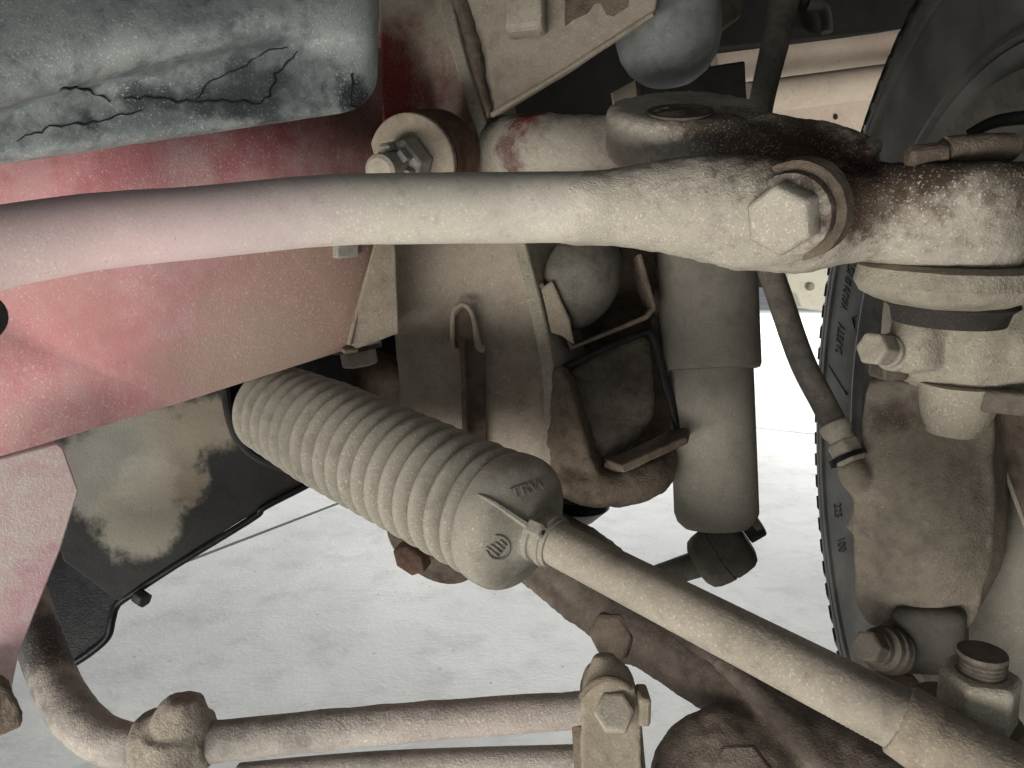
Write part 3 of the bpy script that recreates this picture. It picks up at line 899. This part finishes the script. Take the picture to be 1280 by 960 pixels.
# rear leg and eye
ez = Vector((.05, .42, -1)).normalized()
lathe(P(852, 148, .445), ez, [(-.008, S(84, .445)), (-.005, S(94, .445)), (.020, S(94, .445)), (.026, S(80, .445))], 40, bm)
tube([(860, 175, .45, 36), (780, 178, .48, 34), (710, 180, .515, 36), (662, 183, .55, 38), (625, 184, .60, 38), (600, 184, .635, 36)], 24, 6, bm)
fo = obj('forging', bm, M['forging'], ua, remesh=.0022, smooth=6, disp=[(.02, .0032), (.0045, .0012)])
obj('eye_hole', lathe(P(850, 141.5, .424), -ez, [(-.003, S(41, .424)), (.0014, S(41, .424)), (.0016, S(36, .424)), (.0002, S(34, .424))], 32), M['dark_brown'], fo)
# bolt with spot face
axk = (CAM - P(960, 280, .37)).normalized()
axk = (Matrix.Rotation(math.radians(-24), 3, 'Z') @ axk)
axk = (axk + Vector((0, 0, -.22))).normalized()
kc = P(988, 268, .349)
obj('spot_face', lathe(kc + axk * -.014, axk, [(0, .0245), (.0080, .0238), (.0095, .0215)], 40), M['brown'], ua, disp=[(.008, .0024)])
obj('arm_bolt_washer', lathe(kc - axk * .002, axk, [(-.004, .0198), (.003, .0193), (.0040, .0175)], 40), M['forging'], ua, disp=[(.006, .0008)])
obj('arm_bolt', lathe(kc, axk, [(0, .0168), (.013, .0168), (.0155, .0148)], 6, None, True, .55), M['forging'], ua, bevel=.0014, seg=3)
obj('boot_flange', lathe(P(1186, 328, .378), jz, [(0, S(92, .378)), (.002, S(104, .378)), (.010, S(107, .378)), (.015, S(100, .378)), (.019, S(80, .378)), (.021, S(62, .378))], 48), M['cast_pale'], ua, disp=[(.015, .002)])
obj('boot_neck', lathe(P(1190, 365, .39), jz, [(0, S(76, .39)), (.003, S(72, .39)), (.006, S(76, .39)), (.009, S(68, .39)), (.016, S(64, .39))], 40), M['far_dark'], ua)
cl = obj('clamp_nut', hexa(P(1181, 191, .352), P(1130, 195, .352) - P(1181, 191, .352), S(15, .352), S(48, .352)), M['brown'], ua, bevel=.0016, subs=2, disp=[(.006, .002)])
obj('clamp_sleeve', tube([(1180, 189, .354, 17), (1225, 185, .356, 18), (1264, 184, .36, 17)], 14, 4, wob=.0008), M['brown'], ua, disp=[(.006, .0015)])
obj('retaining_ring', tube([(1210, 168, .44, 6), (1245, 152, .43, 8), (1290, 146, .42, 9)], 12, 5), M['black'], ua)

# ------------------------------------------------------------------ black cover / sump with dried mud
pn = thing('sump_cover', 'black pressed steel cover with patch of dried pale mud below the rail', 'cover', P(180, 760, .60))
plp = Plane(P(80, 640, .585), P(360, 600, .625), P(150, 760, .585))
obj('face', plate([(30, 540), (274, 455), (281, 490), (286, 520), (296, 548), (312, 568), (336, 582), (366, 590), (394, 597), (300, 652), (205, 712), (150, 752), (80, 700), (40, 600)], plp, .004), M['pan'], pn, bevel=.001, subs=4, disp=[(.05, .004)])
obj('lip', tube([(398, 594, .624, 4.5), (384, 606, .62, 4.5), (330, 634, .61, 4.5), (318, 646, .61, 4.5), (240, 694, .60, 4.5), (205, 716, .595, 4.5), (165, 742, .59, 5), (146, 756, .588, 5), (140, 774, .585, 5), (134, 796, .583, 5), (112, 816, .58, 5), (84, 834, .578, 5)], 12, 6), M['black_gloss'], pn)
obj('side_wall', plate([(60, 640), (110, 720), (152, 752), (140, 776), (133, 796), (84, 832), (56, 800), (40, 750)], Plane(P(80, 720, .600), P(150, 760, .598), P(80, 830, .588)), .004), M['black_gloss'], pn, bevel=.001)
obj('lip_bolt', hexa(P(172, 744, .585), Vector((.6, -.3, -.2)).normalized(), .0065, .010), M['black'], pn, bevel=.001)
# ring round the bellows entry
rc = P(300, 500, .612)
axr = (P(625, 645, .42) - P(285, 482, .60)).normalized()
obj('entry_edge', tube([(276, 455, .616, 6), (282, 490, .616, 6), (287, 520, .614, 6), (297, 547, .613, 6), (313, 566, .613, 6), (337, 580, .614, 6), (366, 588, .617, 5), (394, 595, .620, 4)], 10, 6), M['black'], pn)
pw = Plane(plp.p + plp.n * .03, P(360, 600, .625) + plp.n * .03, P(150, 760, .585) + plp.n * .03)
obj('entry_backing', plate([(250, 430), (440, 400), (440, 585), (390, 585), (330, 575), (262, 540)], pw, .004), M['black_gloss'], pn)  # black plate stands in for the shade inside the bellows opening

# hollow behind the bellows
hb = obj('rack_housing', tube([(240, 455, .72, 60), (420, 470, .74, 46), (560, 520, .74, 46), (720, 560, .74, 40), (800, 560, .74, 30)], 24, 6), M['dark_brown'])
tag(hb, 'dark brown housing tube in the shade behind the bellows', 'housing')

fc = obj('gap_backing', plate([(310, 440), (440, 380), (720, 380), (720, 610), (560, 590), (395, 560), (330, 540)], Plane(P(300, 480, .80), P(700, 480, .84), P(500, 580, .80)), .04), M['void'], bevel=.004)  # dark panel added to close off a bright gap behind the bellows
tag(fc, 'black panel added to darken the gap between the red rail and the bellows', 'cross member')

# ------------------------------------------------------------------ steering bellows
A0, B0 = P(338, 508, .565), P(622, 644, .42)
axB = (B0 - A0).normalized()
LB = (B0 - A0).length
bl = thing('steering_bellows', 'grey ribbed rubber steering bellows with domed end in the centre', 'bellows', P(560, 720, .46))
prof = []
NC = 18
for i in range(NC):
    t0, p_ = LB * i / NC, LB / NC
    R0 = .0345 + .0035 * min(1, i / 5)
    for k in range(14):
        s = (k / 14)
        prof.append((t0 + p_ * s, R0 - .0125 * (1 - abs(math.sin(math.pi * s)) ** .50)))
Re = .0385
prof += [(LB, Re - .007)]
be = obj('convolutions', lathe(A0, axB, prof, 72), M['rubber'], bl)
dome = [(-.003, Re - .008), (0, Re - .002), (.003, Re), (.012, Re + .0003), (.017, Re - .0012), (.021, Re - .005), (.0245, Re - .013), (.0275, Re - .020), (.030, .0145), (.034, .0132)]
de = obj('end_dome', lathe(B0, axB, spline(dome, 3), 72), M['rubber'], bl)
nk = B0 + axB * .033
obj('neck', lathe(nk - axB * .004, axB, [(0, .0148), (.004, .0150), (.0045, .0135), (.008, .0135), (.0085, .0148), (.011, .0146), (.0115, .0136), (.014, .0134)], 36), M['rubber'], bl)
# moulded ridge, clip ear, mark and letters on the dome
_, ub_, vb_ = basis(axB)


def dome_pt(t, th, lift=0.0):
    pr = spline(dome, 3)
    for (a, ra), (b, rb) in zip(pr, pr[1:]):
        if a <= t <= b:
            r = ra + (rb - ra) * (t - a) / (b - a)
            break
    else:
        r = pr[-1][1]
    return B0 + axB * (t + lift) + (ub_ * math.cos(th) + vb_ * math.sin(th)) * (r + lift * .5)


def angle_of(px, py, d):
    q = P(px, py, d) - B0
    q -= axB * q.dot(axB)
    return math.atan2(q.dot(vb_), q.dot(ub_))


th_r = angle_of(622, 628, .372)
bm = bmesh.new()
lo = []
for i in range(13):
    t = .010 + (.033 - .010) * i / 12
    w = .0006 + .0016 * i / 12
    p = dome_pt(t, th_r, .0012 + .002 * i / 12)
    tang = axB.cross(p - B0).normalized()
    base_ = dome_pt(t, th_r, -.003)
    lo.append([base_ - tang * w * 1.6, p - tang * w * .5, p + tang * w * .5, base_ + tang * w * 1.6])
rings(bm, lo)
bmesh.ops.recalc_face_normals(bm, faces=bm.faces)
obj('moulded_ridge', bm, M['rubber'], de, angle=60)
ear = nk + axB * .004 + (dome_pt(.03, th_r) - (B0 + axB * .03)).normalized() * .016
tg = axB.cross(ear - nk).normalized()
ea = obj('clip_ear', boxo(ear, axB * .0045, tg * .0038, (ear - nk - axB * .004).normalized() * .0035), M['rubber'], bl, bevel=.0012)
obj('ear_hole', lathe(ear + axB * .0036 - (ear - nk).normalized() * .0006, axB, [(0, .0014), (.0013, .0014)], 12), M['black_gloss'], ea)


from mathutils.bvhtree import BVHTree
tb = lathe(B0, axB, spline(dome, 3), 72)
bmesh.ops.recalc_face_normals(tb, faces=tb.faces)
tb.normal_update()
DOME = BVHTree.FromBMesh(tb)
tb.free()


def emboss(pts, cx, cy, scale, roll, lift):
    """lay a small flat drawing on the dome: x, y in drawing units, z lifts along the surface normal"""
    out = []
    c_, s_ = math.cos(roll), math.sin(roll)
    for x, y, z in pts:
        h = DOME.ray_cast(CAM, ray(cx + (x * c_ + y * s_) * scale, cy - (y * c_ - x * s_) * scale).normalized())
        n = h[1] if h[1].dot(CAM - h[0]) > 0 else -h[1]
        out.append(h[0] + n * (z + lift))
    return out


cu = bpy.data.curves.new('lettering', 'FONT')
cu.body, cu.size, cu.extrude, cu.align_x, cu.align_y = 'TRW', 1.0, .0004, 'CENTER', 'CENTER'
tmp = bpy.data.objects.new('tmp', cu)
COL.objects.link(tmp)
me = bpy.data.meshes.new_from_object(tmp.evaluated_get(bpy.context.evaluated_depsgraph_get()))
bpy.data.objects.remove(tmp)
for v, c_ in zip(me.vertices, emboss([tuple(v.co) for v in me.vertices], 660, 611, 20, math.radians(-20), .0006)):
    v.co = c_
b2 = bmesh.new()
b2.from_mesh(me)
obj('lettering', b2, M['mark'], de)
b2 = bmesh.new()
flat = []
for k in range(28):
    t = math.radians(-130 + 10 * k)
    for r in (.88, 1.06):
        flat.append((r * math.cos(t), r * math.sin(t), 0))
for j in range(4):
    y = -.60 + .36 * j
    for x, yy in ((-.8 + .2 * j, y), (.5, y), (.5, y + .16), (-.8 + .2 * j, y + .16)):
        flat.append((x, yy, 0))
vs = [b2.verts.new(c_) for c_ in emboss(flat, 622, 684, 15, math.radians(35), .0007)]
for k in range(27):
    b2.faces.new((vs[2 * k], vs[2 * k + 1], vs[2 * k + 3], vs[2 * k + 2]))
for j in range(4):
    b2.faces.new(vs[56 + 4 * j:60 + 4 * j])
obj('round_mark', b2, M['mark'], de, solid=.0006)

# bolt and flange seen under the bellows
uf = thing('under_bolt', 'brown flange with hex bolt head peeping out below the bellows', 'bolt', P(530, 715, .56))
axu = Vector((-.35, -.75, -.30)).normalized()
obj('flange', lathe(P(545, 672, .575), axu, [(0, .040), (.004, .041), (.008, .040)], 40), M['brown'], uf, bevel=.001)
obj('bolt_head', hexa(P(520, 690, .562), axu, .0145, .012, ph=.5), M['rust'], uf, bevel=.0015)

# ------------------------------------------------------------------ tie rod and its end
tr = thing('tie_rod', 'dusty steering tie rod running from the bellows to the lower right corner', 'tie rod', P(1130, 940, .28))
pA, pB = nk + axB * .006, P(1150, 912, .270)
axT = (pB - pA).normalized()
LT = (pB - pA).length
prof = [(0, .0112), (.006, .0118), (LT - .032, .0118)]
for k in range(16):
    prof += [(LT - .0304 + k * .0018, .01168), (LT - .0295 + k * .0018, .01190)]
obj('rod', lathe(pA, axT, prof + [(LT, .0116)], 40), M['tierod'] if 'tierod' in M else grime('tie_rod_steel', lin(112, 102, 90), lin(180, 169, 150), .66, 12, .7, bump=.0005, contrast=.34), tr)
te = thing('tie_rod_end', 'brown dusty tie rod end with grey castle nut and threaded stud', 'tie rod end', P(1220, 930, .27))
pE = pB - axT * .008
bm = bmesh.new()
lathe(pE, (P(1290, 1000, .255) - pE).normalized(), [(0, .0122), (.0012, .0134), (.010, .0140), (.0112, .0131), (.0125, .0132), (.018, .0138), (.032, .0145), (.09, .015)], 40, bm)
obj('collar_body', bm, M['dusty'], te, disp=[(.012, .0012)], angle=50)
nz = Vector((-.02, -.02, 1)).normalized()
nb = P(1220, 893, .283)
obj('seat_washer', lathe(P(1190, 890, .295), nz, [(0, .0165), (.0035, .0165)], 36), M['brown'], te, bevel=.001)
obj('socket', lathe(nb - nz * .03, nz, [(0, .022), (.020, .022), (.029, .0155)], 36), M['brown'], te, disp=[(.01, .0015)])
obj('nut', lathe(nb - nz * .002, nz, [(0, .0142), (.0180, .0142), (.0200, .0130)], 6, None, True, .50), M['cast_pale'], te, bevel=.0012, disp=[(.006, .0006)], subs=2)
prof = []
for k in range(5):
    prof += [(.017 + k * .0017, .0079), (.0179 + k * .0017, .0086)]
obj('stud', lathe(nb, nz, prof + [(.0262, .0084)], 32), M['dark_bolt'], te)

# ------------------------------------------------------------------ lower control arm
la = thing('lower_control_arm', 'dark brown lower control arm running behind and below the tie rod', 'control arm', P(930, 940, .42))
bm = bmesh.new()
tube([(640, 650, .60, 40), (720, 702, .55, 46), (790, 760, .51, 46), (860, 812, .475, 44), (940, 880, .44, 46), (1040, 950, .405, 60), (1160, 1030, .37, 80)], 28, 8, bm)
tube([(650, 712, .56, 12), (735, 778, .515, 13), (830, 838, .475, 16), (885, 876, .455, 16)], 16, 6, bm)
tube([(840, 778, .45, 12), (930, 850, .42, 15), (1010, 930, .395, 18), (1080, 1000, .37, 20)], 16, 6, bm)
axn = (CAM - P(920, 960, .38)).normalized()
axn = (axn + Vector((-.1, 0, .35))).normalized()
lathe(P(915, 990, .402), axn, [(-.03, .044), (.0, .045), (.008, .043), (.014, .037), (.018, .026), (.020, .008)], 44, bm)
obj('arm', bm, M['lower'], la, remesh=.0024, smooth=6, disp=[(.02, .004), (.005, .0012)])
obj('boss_nut', hexa(P(930, 975, .372), axn, .016, .012), M['lower'], la, bevel=.001)
axo = (P(742, 800, .47) - P(775, 790, .505)).normalized()
obj('arm_flange', lathe(P(786, 789, .505), axo, [(-.01, .021), (.004, .021), (.006, .0175)], 32), M['lower'], la, disp=[(.01, .0015)])
obj('arm_bolt', hexa(P(776, 791, .502), axo, .0165, .018, ph=.2), M['brown'], la, bevel=.0016)

# ------------------------------------------------------------------ stabiliser bar with bush and clamp
st_ = thing('stabiliser_bar', 'dusty bent stabiliser bar along the bottom edge held in a rubber bush', 'stabiliser bar', P(200, 960, .38))
obj('bar', tube([(30, 740, .50, 24), (42, 780, .47, 26), (60, 832, .445, 27), (86, 884, .425, 28), (116, 916, .415, 28), (150, 930, .41, 27), (186, 932, .405, 26), (270, 927, .40, 25), (400, 913, .40, 24), (560, 899, .40, 23), (735, 887, .40, 22)], 32, 8, wob=.0005), M['sway'], st_, disp=[(.004, .0009)])
bm = bmesh.new()
lathe(P(176, 932, .402), P(270, 922, .398) - P(176, 932, .402), [(0, .0145), (.003, .0175), (.020, .0185), (.036, .0155), (.040, .013)], 32, bm)
tube([(222, 925, .395, 38), (228, 895, .393, 32), (234, 874, .393, 22), (235, 868, .393, 14)], 20, 5, bm)
tube([(214, 920, .39, 36), (208, 960, .388, 36), (206, 1010, .385, 34)], 20, 5, bm)
bu = obj('bush', bm, grime('dusty_rubber_bush', lin(92, 86, 78), lin(164, 152, 134), .6, 16, .8, bump=.0012), st_, remesh=.0018, smooth=4, disp=[(.016, .0035), (.005, .001)])
obj('bush_rim', lathe(P(177, 932, .404), P(186, 931, .404) - P(177, 932, .404), [(-.001, .0145), (.001, .0155), (.003, .0145)], 32), M['sway'], st_)

lk = thing('drop_link', 'dusty drop link clamp with domed cap and hex bolts gripping the stabiliser bar', 'drop link', P(768, 960, .38))
bm = bmesh.new()
plate([(726, 876), (736, 852), (760, 842), (792, 856), (802, 884), (804, 1010), (726, 1010)], Plane(P(730, 900, .388), P(800, 900, .386), P(760, 960, .386)), .030, bm)
tube([(762, 866, .40, 34), (760, 846, .40, 30), (756, 830, .402, 20), (754, 818, .403, 12)], 24, 5, bm)
obj('clamp', bm, M['lower2'] if 'lower2' in M else M['dusty'], lk, remesh=.0016, smooth=5, disp=[(.014, .002), (.004, .0006)])
obj('cap_ring', tube([(726, 872, .392, 4), (738, 856, .388, 4), (762, 848, .386, 4), (786, 858, .388, 4), (796, 876, .392, 4)], 10, 6), M['brown'], lk)
obj('clamp_bolt', hexa(P(768, 893, .387), (CAM - P(768, 893, .387) + Vector((0, 0, .1))).normalized(), .0105, .009, ph=.1), M['bolt'], lk, bevel=.001)
obj('side_nut', boxo(P(803, 881, .39), Vector((S(8, .39), 0, 0)), Vector((0, .008, 0)), Vector((0, 0, S(19, .39)))), M['dusty'], lk, bevel=.002)
obj('side_plate', plate([(714, 908), (727, 908), (732, 1010), (720, 1010)], Plane(P(715, 910, .392), P(730, 910, .390), P(720, 960, .392)), .012), M['brown'], lk, bevel=.001)
obj('side_plate', plate([(796, 900), (802, 900), (812, 1010), (804, 1010)], Plane(P(796, 900, .392), P(803, 910, .392), P(808, 960, .392)), .012), M['brown'], lk, bevel=.001)
lr = obj('lower_rod', tube([(300, 975, .43, 20), (480, 960, .425, 20), (722, 952, .42, 20)], 24, 6), M['sway'])
tag(lr, 'second thin dusty rod just above the bottom edge, left of the drop link', 'rod')

# ------------------------------------------------------------------ plastic liner, upper left
ln = thing('wheel_arch_liner', 'scuffed grey plastic liner with black cracks at the upper left', 'liner', P(240, 170, .44))
rows = [
    [(-80, -60, 0.368), (100, -60, 0.400), (260, -60, .43), (400, -60, .45), (455, -60, .462), (473, -60, .475)],
    [(-80, 60, 0.343), (100, 40, 0.375), (260, 20, .405), (400, 0, .435), (455, -4, .455), (473, -4, .470)],
    [(-80, 138, 0.343), (60, 110, 0.373), (200, 70, .400), (380, 40, .435), (455, 34, .455), (473, 34, .470)],
    [(-80, 168, 0.370), (60, 128, 0.398), (200, 96, .425), (380, 62, .446), (455, 64, .458), (473, 66, .472)],
    [(-80, 206, 0.370), (60, 184, 0.400), (200, 162, .425), (380, 134, .447), (440, 122, .459), (471, 104, .472)],
    [(-80, 217, 0.380), (60, 197, 0.410), (200, 176, .435), (380, 149, .455), (440, 138, .463), (462, 122, .475)],
]
obj('panel', loft(rows, 8, 8), M['liner'], ln, solid=.003)


def crack(pts, w):
    bm = bmesh.new()
    prev = None
    vs = []
    sp_ = spline([(x, y) for x, y in pts], 6)
    me_ = LINER_BVH
    rs = []
    for i, (x, y) in enumerate(sp_):
        jx, jy = noise.noise(Vector((x * .09, y * .09, 3))) * 5, noise.noise(Vector((x * .09, y * .09, 9))) * 5
        wi = w * .34 * (0.15 + .85 * math.sin(math.pi * min(1, max(0, i / (len(sp_) - 1)))) ** .5) * (1 + .9 * noise.noise(Vector((x * .12, y * .12, 1))))
        x, y = x + jx, y + jy
        q = sp_[min(i + 1, len(sp_) - 1)]
        p0 = sp_[max(i - 1, 0)]
        tx, ty = q[0] - p0[0], q[1] - p0[1]
        l = math.hypot(tx, ty) or 1
        nx, ny = -ty / l, tx / l
        row = []
        for s in (-1, 1):
            hit = me_.ray_cast(CAM, ray(x + nx * wi * s, y + ny * wi * s).normalized())
            if hit[0] is None:
                row = None
                break
            row.append(hit[0] + hit[1] * .0007)
        if row:
            rs.append(row)
    V = [[bm.verts.new(p) for p in r] for r in rs]
    for a, b in zip(V, V[1:]):
        bm.faces.new((a[0], a[1], b[1], b[0]))
    return bm


from mathutils.bvhtree import BVHTree
tmpb = loft(rows, 8, 8)
LINER_BVH = BVHTree.FromBMesh(tmpb)
tmpb.free()
for pts, w in CRACKS:
    obj('crack', crack(pts, w), M['crease'], ln, solid=.0006)
